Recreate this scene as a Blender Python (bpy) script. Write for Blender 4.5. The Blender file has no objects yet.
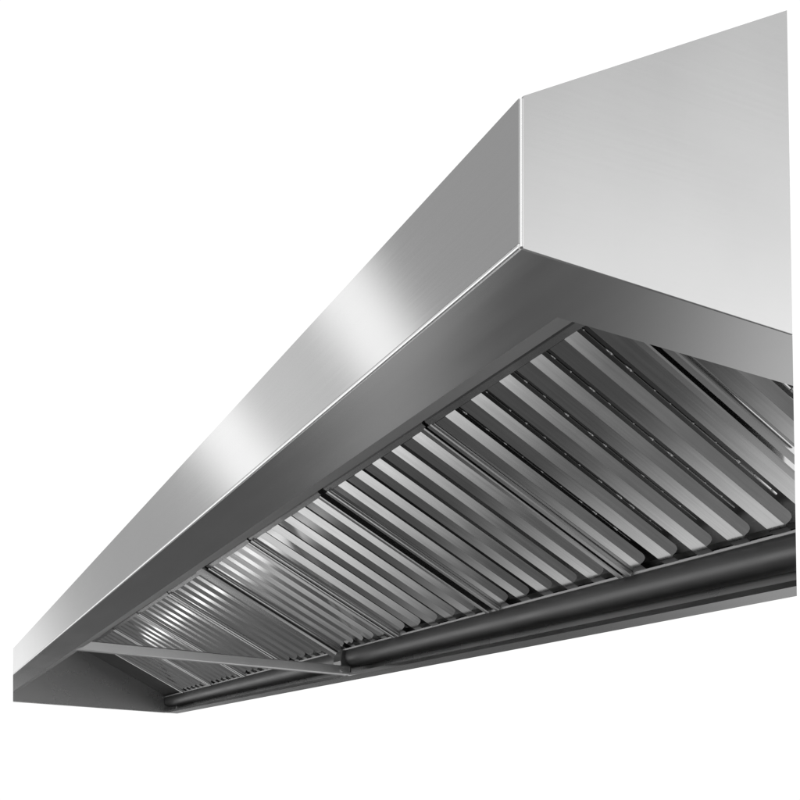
import bpy, bmesh, math, random
from mathutils import Vector

# ------------------------------------------------------------------ camera, world, exposure
S = 0.33            # hood units -> metres
Z0 = 1.60           # eye height
scene = bpy.context.scene
COL = scene.collection

def P(X, Y, Z):
    """hood frame (X along the hood, Y front to wall, Z above the eye) -> world metres"""
    return Vector((S * X, -S * Y, S * Z + Z0))

cam_d = bpy.data.cameras.new("camera")
cam = bpy.data.objects.new("camera", cam_d)
COL.objects.link(cam)
cam.location = (0, 0, Z0)
FWD = Vector((0.9073, -0.4205, 0)).normalized()
cam.rotation_euler = FWD.to_track_quat('-Z', 'Y').to_euler()
cam_d.sensor_width = 36
cam_d.lens = 47.97
cam_d.shift_y = 0.45625
cam_d.clip_start = 0.01
cam_d.clip_end = 200
scene.camera = cam

scene.view_settings.view_transform = 'Standard'
scene.view_settings.look = 'None'
scene.view_settings.exposure = 0
scene.view_settings.gamma = 1
scene.render.engine = 'CYCLES'
scene.cycles.use_denoising = True
scene.cycles.max_bounces = 10
scene.cycles.glossy_bounces = 8

# studio surroundings: white sweep behind the hood, made-up soft glows beside it, dark floor below.
world = bpy.data.worlds.new("World")
scene.world = world
world.use_nodes = True
wt = world.node_tree
wt.nodes.clear()
N, L = wt.nodes, wt.links

def val(x):
    return x

def M(op, a, b=None, c=None, clamp=False):
    n = N.new('ShaderNodeMath')
    n.operation = op
    n.use_clamp = clamp
    for i, v in enumerate((a, b, c)):
        if v is None:
            continue
        if isinstance(v, (int, float)):
            n.inputs[i].default_value = v
        else:
            L.new(v, n.inputs[i])
    return n.outputs[0]

def smooth(v, lo, hi):
    n = N.new('ShaderNodeMapRange')
    n.interpolation_type = 'SMOOTHSTEP'
    L.new(v, n.inputs['Value'])
    if lo < hi:
        a, b, c, d = lo, hi, 0, 1
    else:
        a, b, c, d = hi, lo, 1, 0
    n.inputs['From Min'].default_value = a
    n.inputs['From Max'].default_value = b
    n.inputs['To Min'].default_value = c
    n.inputs['To Max'].default_value = d
    return n.outputs[0]

tc = N.new('ShaderNodeTexCoord')
sp = N.new('ShaderNodeSeparateXYZ')
L.new(tc.outputs['Generated'], sp.inputs[0])
dx, dyw, dz = sp.outputs
dy = M('MULTIPLY', dyw, -1)                       # + = towards the wall
az = M('MULTIPLY', M('ARCTAN2', dy, dx), 180 / math.pi)   # 0 = along the hood, -90 = room side
el = M('MULTIPLY', M('ARCSINE', dz), 180 / math.pi)

def blob(a0, e0, sa, se, tilt, amp, pw=1.0):
    """soft light of half-sizes sa, se degrees, tilted"""
    t = math.radians(tilt)
    da = M('SUBTRACT', az, a0)
    de = M('SUBTRACT', el, e0)
    u = M('ADD', M('MULTIPLY', da, math.cos(t) / sa), M('MULTIPLY', de, math.sin(t) / sa))
    v = M('ADD', M('MULTIPLY', da, -math.sin(t) / se), M('MULTIPLY', de, math.cos(t) / se))
    r2 = M('ADD', M('MULTIPLY', u, u), M('MULTIPLY', v, v))
    return M('MULTIPLY', M('POWER', 2.71828, M('MULTIPLY', M('POWER', r2, pw), -1)), amp)

#           az    el   sa   se  tilt  amp
BLOBS = [
    (-23.0, 22.6, 2.1,  26, -40,  0.76, 1.25),   # main soft band seen in the front panel
    (-19,   18,   5.5,  26, -35,  0.30),
    (-15.9, 16.4, 1.9,  26, -42,  0.62, 1.25),   # second band
    (-5,     5,   2.6,  12, -20,  0.55),   # far end of the front panel
    (-120,  27,   20,   30,   0,  1.80),   # lights the folded corner
    (140,    8,   45,   20,   0,  1.02),   # lower part of the end panel
    (140,   20,   45,   40,   0,  0.16),
    # floor side: added glows for the filters and rim to reflect
    (0.4, -16, 2.4,   6,   0,  0.22),
    (-0.2, -20.5, 0.8,   3.2,   0,  1.4),
    (0.65, -15,   0.27,   4,   0,  3.2),    # added glow strip that puts glints on the far filters
    (46,   -24,   9,    12,   0,  0.60),   # near end rim
    (22,   -20,   4.2,   5,   0,  0.19),
]
SIDE = 0.42
FLOOR = 0.098
up = smooth(el, -6, -1)
tot = M('ADD', M('MULTIPLY', up, SIDE - FLOOR), FLOOR)
for b in BLOBS:
    tot = M('ADD', tot, blob(*b))
# added bright band on the viewer's side, whitens the folded hems
tot = M('ADD', tot, M('MULTIPLY', blob(-60, -9, 60, 9, 0, 2.2), smooth(az, 0, -9)))
# added floor glows towards room and wall, shaped to shade the filter blades
steep = smooth(el, -30, -38)
roomy = M('ADD', M('MULTIPLY', smooth(dx, 0.03, -0.07), 0.92), 0.08)
tot = M('ADD', tot, M('MULTIPLY', M('MULTIPLY', M('MULTIPLY', smooth(dy, -0.12, -0.32), roomy), smooth(el, -40, -60)), 1.05))
tot = M('ADD', tot, M('MULTIPLY', M('MULTIPLY', M('MULTIPLY', smooth(dy, 0.05, 0.235), smooth(dy, 0.42, 0.28)), smooth(el, -19, -33)), 0.78))
tot = M('ADD', tot, M('MULTIPLY', M('MULTIPLY', smooth(dx, -0.10, -0.34), steep), 0.13))
# white sweep behind the hood
win = M('MULTIPLY', M('MULTIPLY', smooth(az, -0.5, 3.2), smooth(az, 85, 65)), smooth(el, -3.2, -2.2))
mx = N.new('ShaderNodeMix')
mx.data_type = 'FLOAT'
L.new(win, mx.inputs[0])
L.new(tot, mx.inputs[2])
mx.inputs[3].default_value = 1.04
bg = N.new('ShaderNodeBackground')
L.new(mx.outputs[0], bg.inputs['Color'])
bg.inputs['Strength'].default_value = 1.0
wo = N.new('ShaderNodeOutputWorld')
L.new(bg.outputs[0], wo.inputs['Surface'])

# ------------------------------------------------------------------ materials
def steel(name, base, rough, scale, bump=0.02, spread=0.05, tone=0.06, dirt=0.0):
    m = bpy.data.materials.new(name)
    m.use_nodes = True
    t = m.node_tree
    b = t.nodes['Principled BSDF']
    b.inputs['Metallic'].default_value = 1.0
    c = t.nodes.new('ShaderNodeTexCoord')
    mp = t.nodes.new('ShaderNodeMapping')
    mp.inputs['Scale'].default_value = scale
    t.links.new(c.outputs['Object'], mp.inputs['Vector'])
    n = t.nodes.new('ShaderNodeTexNoise')
    n.inputs['Scale'].default_value = 1.0
    n.inputs['Detail'].default_value = 5
    n.inputs['Roughness'].default_value = 0.65
    t.links.new(mp.outputs[0], n.inputs['Vector'])
    n2 = t.nodes.new('ShaderNodeTexNoise')          # broad smears left by wiping
    n2.inputs['Scale'].default_value = 7.0
    n2.inputs['Detail'].default_value = 3
    t.links.new(c.outputs['Object'], n2.inputs['Vector'])
    def rng(src, lo, hi, f0=0.3, f1=0.7):
        r = t.nodes.new('ShaderNodeMapRange')
        r.inputs['From Min'].default_value = f0
        r.inputs['From Max'].default_value = f1
        r.inputs['To Min'].default_value = lo
        r.inputs['To Max'].default_value = hi
        t.links.new(src, r.inputs['Value'])
        return r.outputs[0]
    ra = rng(n.outputs['Fac'], rough - spread, rough + spread)
    rb = rng(n2.outputs['Fac'], -spread * 0.8, spread * 0.8)
    ad = t.nodes.new('ShaderNodeMath'); ad.operation = 'ADD'
    t.links.new(ra, ad.inputs[0]); t.links.new(rb, ad.inputs[1])
    t.links.new(ad.outputs[0], b.inputs['Roughness'])
    cv = rng(n.outputs['Fac'], base * (1 - tone), base * (1 + tone))
    if dirt > 0:
        d = rng(n2.outputs['Fac'], 1 - dirt, 1.0, 0.35, 0.6)
        mu = t.nodes.new('ShaderNodeMath'); mu.operation = 'MULTIPLY'
        t.links.new(cv, mu.inputs[0]); t.links.new(d, mu.inputs[1])
        cv = mu.outputs[0]
    t.links.new(cv, b.inputs['Base Color'])
    bp = t.nodes.new('ShaderNodeBump')
    bp.inputs['Strength'].default_value = bump
    bp.inputs['Distance'].default_value = 0.002
    t.links.new(n.outputs['Fac'], bp.inputs['Height'])
    t.links.new(bp.outputs[0], b.inputs['Normal'])
    return m

STEEL_FRONT = steel('brushed_steel_front', 0.66, 0.08, (6, 6, 500), 0.006, 0.015, 0.012)
STEEL_END = steel('brushed_steel_end', 0.66, 0.22, (6, 6, 500), 0.006, 0.03, 0.012, 0.045)
STEEL_RIM = steel('brushed_steel_underside', 0.64, 0.13, (3, 40, 40), 0.0, 0.02, 0.015)
STEEL_HEM = steel('bright_folded_steel', 0.90, 0.25, (40, 40, 40), 0.01, 0.02, 0.02)
STEEL_IN = steel('inner_steel', 0.46, 0.28, (1, 3, 3), 0.0, 0.02, 0.01)
STEEL_BLADE = steel('filter_steel', 0.63, 0.08, (170, 5, 5), 0.004, 0.03, 0.10, 0.12)
STEEL_FRAME = steel('filter_frame_steel', 0.52, 0.24, (20, 4, 4), 0.0, 0.03, 0.02, 0.10)
STEEL_BACK = steel('shade_dark_steel', 0.20, 0.40, (60, 8, 8), 0.02, 0.08, 0.1, 0.3)  # colour darkened to stand for the shade inside the filter slots
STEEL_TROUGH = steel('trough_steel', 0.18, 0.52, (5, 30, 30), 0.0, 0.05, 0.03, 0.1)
STEEL_EDGE = steel('matt_steel_edge', 0.55, 0.62, (3, 20, 20), 0.0, 0.03, 0.03)
STEEL_BAR = steel('plain_steel_bar', 0.74, 0.32, (3, 20, 20), 0.0, 0.03, 0.03)
STEEL_SHADED = steel('shaded_steel', 0.27, 0.34, (3, 20, 20), 0.0, 0.03, 0.03)  # darker copy of the steel, shade of rim lip and joint put into colour

# ------------------------------------------------------------------ geometry helpers
# the hood is cut at both ends of the picture: an oblique end at each side
def plane_from(v1, v2):
    n = v1.cross(v2).normalized()
    return n
def raydir(px, py):     # in hood frame
    return Vector((0.4205 * (2700 - px) / 1066 * 0.9405, 0, 0))
# cut planes as (point, outward normal) in world metres
EYE = Vector((0, 0, Z0))
R_TOP = P(0.8000, 0.7980, 0.7560) - EYE
CUTS = []

def dirv(X, Y, Z):
    return Vector((X, -Y, Z))
# near cut: vertical-ish plane, about 45 degrees to the front; far cut: shallow oblique plane
near_a, near_b = dirv(0.7546, 0.7498, 0.7083), dirv(0.7507, 0.7583, 0.1548)
far_a, far_b = dirv(1.0599, 0.0911, 0.1107), dirv(1.0599, 0.0911, 0.0610)
def cut_normal(a, b, inside):
    n = a.cross(b).normalized()
    return n if n.dot(inside) < 0 else -n
INSIDE = dirv(5, 3, 1)
CUTS = [cut_normal(near_a, near_b, INSIDE), cut_normal(far_a, far_b, INSIDE)]

def finish(bm, name, mat, parent=None, cut=True, bevel=0.0, smooth_sh=False):
    if cut:
        for n in CUTS:
            if all((v.co - EYE).dot(n) < 0 for v in bm.verts):
                continue
            r = bmesh.ops.bisect_plane(bm, geom=bm.verts[:] + bm.edges[:] + bm.faces[:], dist=1e-6,
                                       plane_co=EYE, plane_no=n, clear_outer=True)
            ed = [e for e in r['geom_cut'] if isinstance(e, bmesh.types.BMEdge) and e.is_valid and e.is_boundary]
            if ed:
                try:
                    bmesh.ops.triangle_fill(bm, use_beauty=True, edges=ed)
                except Exception:
                    pass
    if not bm.faces:
        bm.free()
        return None
    bmesh.ops.recalc_face_normals(bm, faces=bm.faces[:])
    me = bpy.data.meshes.new(name)
    bm.to_mesh(me)
    bm.free()
    me.materials.append(mat)
    o = bpy.data.objects.new(name, me)
    COL.objects.link(o)
    if smooth_sh:
        for p in me.polygons:
            p.use_smooth = True
        try:
            me.set_sharp_from_angle(angle=math.radians(40))
        except Exception:
            pass
    if parent is not None:
        o.parent = parent
        o.matrix_parent_inverse = parent.matrix_world.inverted()
    if bevel > 0:
        b = o.modifiers.new('bevel', 'BEVEL')
        b.width = bevel
        b.segments = 3
        b.limit_method = 'ANGLE'
        b.angle_limit = math.radians(35)
        b.harden_normals = False
    return o

def prism(bm, prof, a, b, fn):
    """closed polygon prof [(p,q)...] extruded between a and b; fn(t,p,q) -> world point"""
    v0 = [bm.verts.new(fn(a, p, q)) for p, q in prof]
    v1 = [bm.verts.new(fn(b, p, q)) for p, q in prof]
    n = len(prof)
    for i in range(n):
        j = (i + 1) % n
        bm.faces.new((v0[i], v0[j], v1[j], v1[i]))
    bm.faces.new(v0[::-1])
    bm.faces.new(v1)

def along_x(X, Y, Z):
    return P(X, Y, Z)

def thick(line, t):
    """open polyline -> closed profile of thickness t (offset to its left)"""
    n = len(line)
    off = []
    for i in range(n):
        p0 = Vector(line[max(i - 1, 0)])
        p1 = Vector(line[min(i + 1, n - 1)])
        d = (p1 - p0).normalized()
        nrm = Vector((-d.y, d.x))
        if 0 < i < n - 1:
            d0 = (Vector(line[i]) - p0).normalized()
            k = max(0.35, nrm.dot(Vector((-d0.y, d0.x))))
        else:
            k = 1
        off.append(tuple(Vector(line[i]) + nrm * t / k))
    return list(line) + off[::-1]

def box(bm, x0, x1, y0, y1, z0, z1, fn=P):
    c = [bm.verts.new(fn(x, y, z)) for x in (x0, x1) for y in (y0, y1) for z in (z0, z1)]
    for f in ((0, 1, 3, 2), (4, 6, 7, 5), (0, 4, 5, 1), (2, 3, 7, 6), (0, 2, 6, 4), (1, 5, 7, 3)):
        bm.faces.new([c[i] for i in f])

# ------------------------------------------------------------------ main dimensions (hood units)
XN, XF = 1.773, 17.44          # near and far end
YF, YB = 1.0775, 4.045         # front and wall
DROP = 0.052
def zb(Y):                     # height of the bottom plane
    return 1.0 - DROP * (Y - YF)
def zn(Y):                     # foot of the near end, a little steeper
    return 1.0 - 0.069 * (Y - YF)
ZT = 1.292                     # top of front panel
RS = 0.543                     # roof slope
def zr(Y):
    return ZT + RS * (Y - YF)
YI, XI = 1.2997, 1.982         # inner edges of the underside rim
FT, FB = (2.53, 1.827), (3.858, 1.11)    # filter plane: top, bottom  (Y,Z)
T = 0.012

hood = bpy.data.objects.new('exhaust_hood', None)
COL.objects.link(hood)
hood.location = P(0.5 * (XN + XF), 0.5 * (YF + YB), zb(2.5))
hood['label'] = 'long stainless steel kitchen exhaust hood with sloping top, wide underside rim and rear grease trough'
hood['category'] = 'exhaust hood'
bpy.context.view_layer.update()

# front panel (leans very slightly)
bm = bmesh.new()
prism(bm, [(YF, 1.012), (YF - 0.0, ZT), (YF + T, ZT), (YF + T, 1.012)], XN + 0.005, XF, along_x)
finish(bm, 'front_panel', STEEL_FRONT, hood)

# near end panel
bm = bmesh.new()
prof = [(YF + 0.007, zn(YF) + 0.001), (YF + 0.007, ZT + 0.007 * RS), (YB, zr(YB)), (YB, zn(YB))]
prism(bm, prof, XN, XN + T, lambda t, p, q: P(t, p, q))
o = finish(bm, 'end_panel', STEEL_END, hood)
o['label'] = 'pale plain steel end panel whose top edge rises towards the wall'

# bright rolled hems: along the foot of the front panel and up its near corner
def tube(bm, a, b, r, seg=12):
    d = (b - a).normalized()
    u = d.orthogonal().normalized()
    v = d.cross(u)
    rings = []
    for p in (a, b):
        rings.append([bm.verts.new(p + (u * math.cos(2 * math.pi * i / seg) + v * math.sin(2 * math.pi * i / seg)) * r) for i in range(seg)])
    for i in range(seg):
        j = (i + 1) % seg
        bm.faces.new((rings[0][i], rings[0][j], rings[1][j], rings[1][i]))
    bm.faces.new(rings[0][::-1])
    bm.faces.new(rings[1])
bm = bmesh.new()
tube(bm, P(XN + 0.006, YF + 0.004, 1.006), P(XF, YF + 0.004, 1.006), 0.0062 * S)
finish(bm, 'bottom_hem', STEEL_HEM, hood, smooth_sh=True)
bm = bmesh.new()
tube(bm, P(XN + 0.004, YF + 0.006, 1.004), P(XN + 0.004, YF + 0.006, ZT - 0.001), 0.0045 * S)
finish(bm, 'corner_hem', STEEL_HEM, hood, smooth_sh=True)

# sloping roof, wall-side back, far end
bm = bmesh.new()
prism(bm, [(YF + 0.016, zr(YF + 0.016) - 0.002), (YB, zr(YB) - 0.002), (YB, zr(YB) - 0.016), (YF + 0.016, zr(YF + 0.016) - 0.016)], XN + 0.014, XF, along_x)
finish(bm, 'roof', STEEL_IN, hood)
bm = bmesh.new()
prism(bm, [(YB - 0.002, zb(YB) + 0.004), (YB - 0.002, zr(YB) - 0.02), (YB - 0.014, zr(YB) - 0.02), (YB - 0.014, zb(YB) + 0.004)], XN + 0.014, XF, along_x)
finish(bm, 'back_panel', STEEL_IN, hood)

def inside_end():
    b = bmesh.new()
    pr = [(YF + 0.02, zb(YF) + 0.002), (YF + 0.02, ZT - 0.02), (YB - 0.016, zr(YB) - 0.03), (YB - 0.016, zb(YB) + 0.002)]
    prism(b, pr, XF - T, XF, lambda t, p, q: P(t, p, q))
    return b
o = finish(inside_end(), 'far_end_panel', STEEL_IN, hood)
# turned-in foot of the far end
bm = bmesh.new()
prism(bm, [(YF + 0.02, zb(YF + 0.02) - 0.004), (YB - 0.2, zb(YB - 0.2) - 0.004), (YB - 0.2, zb(YB - 0.2) - 0.0), (YF + 0.02, zb(YF + 0.02) - 0.0)], XF - 0.16, XF, along_x)
finish(bm, 'far_end_flange', STEEL_RIM, hood)

# oblique closing plates on the two cut ends (they lie in the planes of the cuts)
def plate_on_plane(nrm, poly, t):
    """poly: world points lying on the plane; extrude inwards by t"""
    b = bmesh.new()
    v0 = [b.verts.new(p - nrm * 0.0004) for p in poly]
    v1 = [b.verts.new(p - nrm * (0.0004 + t)) for p in poly]
    n = len(poly)
    b.faces.new(v0)
    b.faces.new(v1[::-1])
    for i in range(n):
        j = (i + 1) % n
        b.faces.new((v0[i], v1[i], v1[j], v0[j]))
    return b
def on_plane_X(nrm, Y, Z):
    # X on the cut plane for given Y,Z
    w = P(0, Y, Z) - EYE
    x = -(w.y * nrm.y + w.z * nrm.z) / nrm.x
    return Vector((x, w.y, w.z)) + EYE
def on_plane_Y(nrm, X, Z):
    w = P(X, 0, Z) - EYE
    y = -(w.x * nrm.x + w.z * nrm.z) / nrm.y
    return Vector((w.x, y, w.z)) + EYE
nf = CUTS[1]
ya = on_plane_X(nf, YF + 0.02, 1.01)
yb = on_plane_Y(nf, XF - 0.02, 1.0)
YE = -yb.y / S
poly = [on_plane_X(nf, YF + 0.02, zb(YF) + 0.006), on_plane_X(nf, YF + 0.02, ZT - 0.02),
        on_plane_Y(nf, XF - 0.02, zr(YE) - 0.03), on_plane_Y(nf, XF - 0.02, zb(YE) + 0.006)]
b_ = plate_on_plane(nf, poly, 0.002)
finish(b_, 'far_corner_panel', STEEL_IN, hood, cut=False)

# underside rim: front strip + near end strip as one L with its turned-up inner lip
bm = bmesh.new()
def rim_v(X, Y, dz=0.0):
    return P(X, Y, zn(Y) + dz)
loop = [(XN + 0.004, YF + 0.006), (XF, YF + 0.006), (XF, YI), (XI, YI), (XI, YB - 0.02), (XN + 0.004, YB - 0.02)]
lo = [bm.verts.new(rim_v(x, y)) for x, y in loop]
hi = [bm.verts.new(rim_v(x, y, T)) for x, y in loop]
bm.faces.new((lo[0], lo[1], lo[2], lo[3])); bm.faces.new((lo[0], lo[3], lo[4], lo[5]))
bm.faces.new((hi[3], hi[2], hi[1], hi[0])); bm.faces.new((hi[5], hi[4], hi[3], hi[0]))
for i in range(6):
    j = (i + 1) % 6
    bm.faces.new((lo[i], hi[i], hi[j], lo[j]))
finish(bm, 'underside_rim', STEEL_RIM, hood)
# inner lip of the front strip
bm = bmesh.new()
z1 = zn(YI)
prism(bm, thick([(YI + 0.0005, z1 + 0.001), (YI + 0.090, z1 + 0.034), (YI + 0.094, z1 + 0.16)], 0.008), XI + 0.004, XF - 0.02, along_x)
finish(bm, 'rim_lip', STEEL_SHADED, hood)

# rear grease trough: rolled face over a flat bottom lip
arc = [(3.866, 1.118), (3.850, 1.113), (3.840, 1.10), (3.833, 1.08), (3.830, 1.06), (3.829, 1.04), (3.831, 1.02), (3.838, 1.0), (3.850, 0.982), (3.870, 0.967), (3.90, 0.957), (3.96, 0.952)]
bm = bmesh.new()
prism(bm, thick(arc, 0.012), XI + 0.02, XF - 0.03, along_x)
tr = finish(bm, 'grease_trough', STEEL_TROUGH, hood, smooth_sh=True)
bm = bmesh.new()
prism(bm, [(3.862, zb(3.862)), (YB, zb(YB)), (YB, zb(YB) + 0.016), (3.874, zb(3.862) + 0.016), (3.870, zb(3.862) + 0.03), (3.862, zb(3.862) + 0.03)], XI + 0.01, XF, along_x)
finish(bm, 'rear_lip', STEEL_RIM, hood)
bm = bmesh.new()
prism(bm, [(3.828, 1.104), (3.826, 1.117), (3.868, 1.128), (3.868, 1.119), (3.842, 1.104)], XI + 0.02, XF - 0.03, along_x)
finish(bm, 'trough_edge', STEEL_EDGE, hood)

# filter plane coordinates
FL = math.hypot(FB[0] - FT[0], FB[1] - FT[1])
ey, ez = (FB[0] - FT[0]) / FL, (FB[1] - FT[1]) / FL
ny, nz = ez, -ey                        # outward (down and towards the room)
def F(u, s, v):
    return P(u, FT[0] + ey * s + ny * v, FT[1] + ez * s + nz * v)

# divider post across the filters and its joint over the trough
XD0, XD1 = 9.66, 9.84
bm = bmesh.new()
prism(bm, [(XD0, -0.06), (XD0, 0.045), (XD0 + 0.02, 0.062), (XD1 - 0.02, 0.062), (XD1, 0.045), (XD1, -0.06)], -0.12, FL + 0.0, lambda t, p, q: F(p, t, q))
finish(bm, 'filter_divider', STEEL_FRAME, hood)
bm = bmesh.new()
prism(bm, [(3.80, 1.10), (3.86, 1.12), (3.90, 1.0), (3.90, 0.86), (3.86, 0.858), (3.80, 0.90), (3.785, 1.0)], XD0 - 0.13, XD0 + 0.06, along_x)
finish(bm, 'trough_joint', STEEL_SHADED, hood, bevel=0.002)
# tie bar across the mouth
bm = bmesh.new()
yy0, yy1 = YI - 0.02, 3.875
v = []
for X in (9.50, 9.60):
    for (Y, dz) in ((yy0, 0.008), (yy1, 0.008), (yy1, 0.096), (yy0, 0.096)):
        v.append(bm.verts.new(P(X, Y, zb(Y) + dz)))
for f in ((0, 1, 2, 3), (7, 6, 5, 4), (0, 4, 5, 1), (1, 5, 6, 2), (2, 6, 7, 3), (3, 7, 4, 0)):
    bm.faces.new([v[i] for i in f])
tie = finish(bm, 'tie_bar', STEEL_BAR, hood, bevel=0.003)
for Y in (3.79, 1.36):          # screws holding the bar at both ends
    bm = bmesh.new()
    tube(bm, P(9.482, Y, zb(Y) + 0.05), P(9.52, Y, zb(Y) + 0.05), 0.017 * S)
    finish(bm, 'screw', STEEL_HEM, tie, smooth_sh=True)
# filler strips at both ends of the filter bank and the rail above it
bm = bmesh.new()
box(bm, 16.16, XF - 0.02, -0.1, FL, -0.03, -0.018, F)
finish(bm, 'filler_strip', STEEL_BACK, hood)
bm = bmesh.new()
box(bm, XI + 0.03, XF - 0.04, -0.25, FL + 0.02, -0.152, -0.142, F)  # added plate, blocks white background light behind the filter joints
finish(bm, 'light_block_plate', STEEL_BACK, hood)
bm = bmesh.new()
prism(bm, [(-0.30, -0.02), (-0.035, -0.02), (-0.035, -0.034), (-0.30, -0.034)], XI + 0.02, XF - 0.03, lambda t, p, q: F(t, p, q))
finish(bm, 'filter_rail', STEEL_FRAME, hood)

# ------------------------------------------------------------------ baffle filters
GROUP = 'baffle filters fitted side by side under the hood'
SPANS = [
    (2.00, 3.44, 5, 0.0, 'steel baffle filter nearest the viewer, upper end hidden behind the end rim'),
    (3.47, 5.085, 5, 0.15, 'steel baffle filter with wide black dotted slots, starting at the inner corner of the rim'),
    (5.115, 6.60, 5, 0.0, 'steel baffle filter with broad evenly bright slats, just right of the wide black gap'),
    (6.70, 8.30, 5, 0.0, 'dull steel baffle filter just left of the wide black gap'),
    (8.34, 9.63, 5, 0.0, 'steel baffle filter with thin slats, just right of the divider at the tie bar'),
    (9.87, 11.22, 5, 0.0, 'dark steel baffle filter just beyond the divider, crossed by a line of white glints'),
    (11.26, 12.86, 6, 0.0, 'small steel baffle filter with streaky glints, second beyond the divider'),
    (12.90, 14.48, 6, 0.0, 'small steel baffle filter above the tie bar, third beyond the divider'),
    (14.52, 16.12, 6, 0.0, 'smallest and farthest steel baffle filter, beside the far end panel'),
]
for (x0, x1, nb, sh, lab) in SPANS:
    ft = bpy.data.objects.new('baffle_filter', None)
    COL.objects.link(ft)
    ft.location = F(0.5 * (x0 + x1), FL, 0)
    ft['label'] = lab
    ft['category'] = 'grease filter'
    ft['group'] = GROUP
    bpy.context.view_layer.update()
    rail = 0.045
    p = (x1 - x0 - 2 * rail - sh) / nb
    near = x0 < 9
    # frame: folded side rails, top and bottom rails
    bm = bmesh.new()
    for (a, b) in ((x0, x0 + rail), (x1 - rail, x1)):
        prism(bm, [(a, -0.07), (a, 0.030), (a + 0.006, 0.036), (b - 0.006, 0.036), (b, 0.030), (b, -0.07)], 0.0, FL - 0.034, lambda t, pp, q: F(pp, t, q))
    prism(bm, [(-0.03, -0.06), (-0.03, 0.010), (-0.022, 0.018), (0.012, 0.018), (0.012, -0.06)], x0 + 0.002, x1 - 0.002, lambda t, pp, q: F(t, pp, q))
    box(bm, x0 + rail + 0.001, x1 - rail - 0.001, FL - 0.032, FL - 0.006, -0.126, -0.034, F)
    prism(bm, [(FL - 0.040, -0.034), (FL - 0.006, -0.026), (FL - 0.006, -0.034)], x0 + rail + 0.002, x1 - rail - 0.002, lambda t, pp, q: F(t, pp, q))
    finish(bm, 'frame', STEEL_FRAME, ft)
    if sh:
        bm = bmesh.new()
        box(bm, x0 + rail + 0.002, x0 + rail + sh - 0.004, 0.016, FL - 0.024, 0.0, 0.008, F)
        finish(bm, 'side_plate', STEEL_BLADE, ft)
    rb = random.Random(int(x0 * 100))
    tf = rb.uniform(-0.0045, 0.0045)
    # blades: flat face plus slanted leg; the leg stops short of the foot with a rounded end
    for k in range(nb):
        u0 = x0 + rail + sh + k * p
        a0, a1, a2 = u0 + 0.38 * p, u0 + 0.55 * p, min(u0 + 0.985 * p, x1 - rail - 0.003)
        vu = 0.012
        vd = vu - p * (0.130 if x0 < 6.5 else 0.126 if x0 < 9 else 0.119)
        bm = bmesh.new()
        t = 0.006
        tb = tf + rb.uniform(-0.002, 0.002)      # blades never sit perfectly flat
        ub = rb.uniform(-0.0015, 0.0015)
        G = lambda u, s_, v_: F(u + ub * s_, s_, v_ + tb * (s_ - 0.75))
        # flat face (runs full length)
        prism(bm, [(a1, vu), (a2 - 0.006, vu), (a2, vu - 0.003), (a2 - 0.001, vu - t), (a1 + 0.012, vu - t)],
              0.016, FL - 0.022, lambda tt, pp, q: G(pp, tt, q))
        # slanted leg with rounded foot
        Lend = FL - 0.10
        # leg coordinates: w 0 at the ridge, 1 at the slot edge
        leg = [(0.016, 0.0), (Lend + 0.02, 0.0), (Lend + 0.018, 0.50), (Lend + 0.010, 0.78), (Lend - 0.004, 0.93), (Lend - 0.024, 1.0), (0.016, 1.0)]
        if True:
            def LV(s, w, off):
                uu = a1 + (a0 - a1) * w
                vv = (vu - 0.0005) + (vd - vu) * w
                return G(uu + off * 0.7, s, vv - off * 0.7)
            f0 = [bm.verts.new(LV(s, w, 0)) for s, w in leg]
            f1 = [bm.verts.new(LV(s, w, t)) for s, w in leg]
            bm.faces.new(f0)
            bm.faces.new(f1[::-1])
            for i in range(len(leg)):
                j = (i + 1) % len(leg)
                bm.faces.new((f0[i], f1[i], f1[j], f0[j]))
        finish(bm, 'blade', STEEL_BLADE, ft)
    # inner layer: dark channels behind the slots with pressed drain dimples along one edge
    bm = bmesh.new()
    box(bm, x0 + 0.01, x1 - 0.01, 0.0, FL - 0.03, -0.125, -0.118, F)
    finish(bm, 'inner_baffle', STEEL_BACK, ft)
    if x0 < 4:
        rnd = random.Random(int(x0 * 10))
        sdir = (F(0, 1, 0) - F(0, 0, 0)).normalized()
        for k in range(nb):
            u0 = x0 + rail + sh + k * p
            bm = bmesh.new()
            ue = u0 + 0.38 * p - 0.012
            prism(bm, [(ue - 0.008, -0.040), (ue - 0.008, -0.034), (ue - 0.001, -0.034), (ue - 0.001, -0.040)], 0.02, FL - 0.24, lambda tt, pp, q: F(pp, tt, q))
            s = 0.05 + 0.03 * (k % 3)
            while s < FL - 0.27:
                c = F(ue - 0.008, s, -0.036)
                r = bmesh.ops.create_icosphere(bm, subdivisions=2, radius=rnd.uniform(0.004, 0.0085) * S)
                st = rnd.choice((0.2, 0.6, 1.5, 2.5))
                for vv in r['verts']:
                    vv.co = vv.co + sdir * vv.co.dot(sdir) * st + c
                s += rnd.uniform(0.09, 0.16)
            finish(bm, 'drip_edge', STEEL_FRAME, ft, smooth_sh=True)
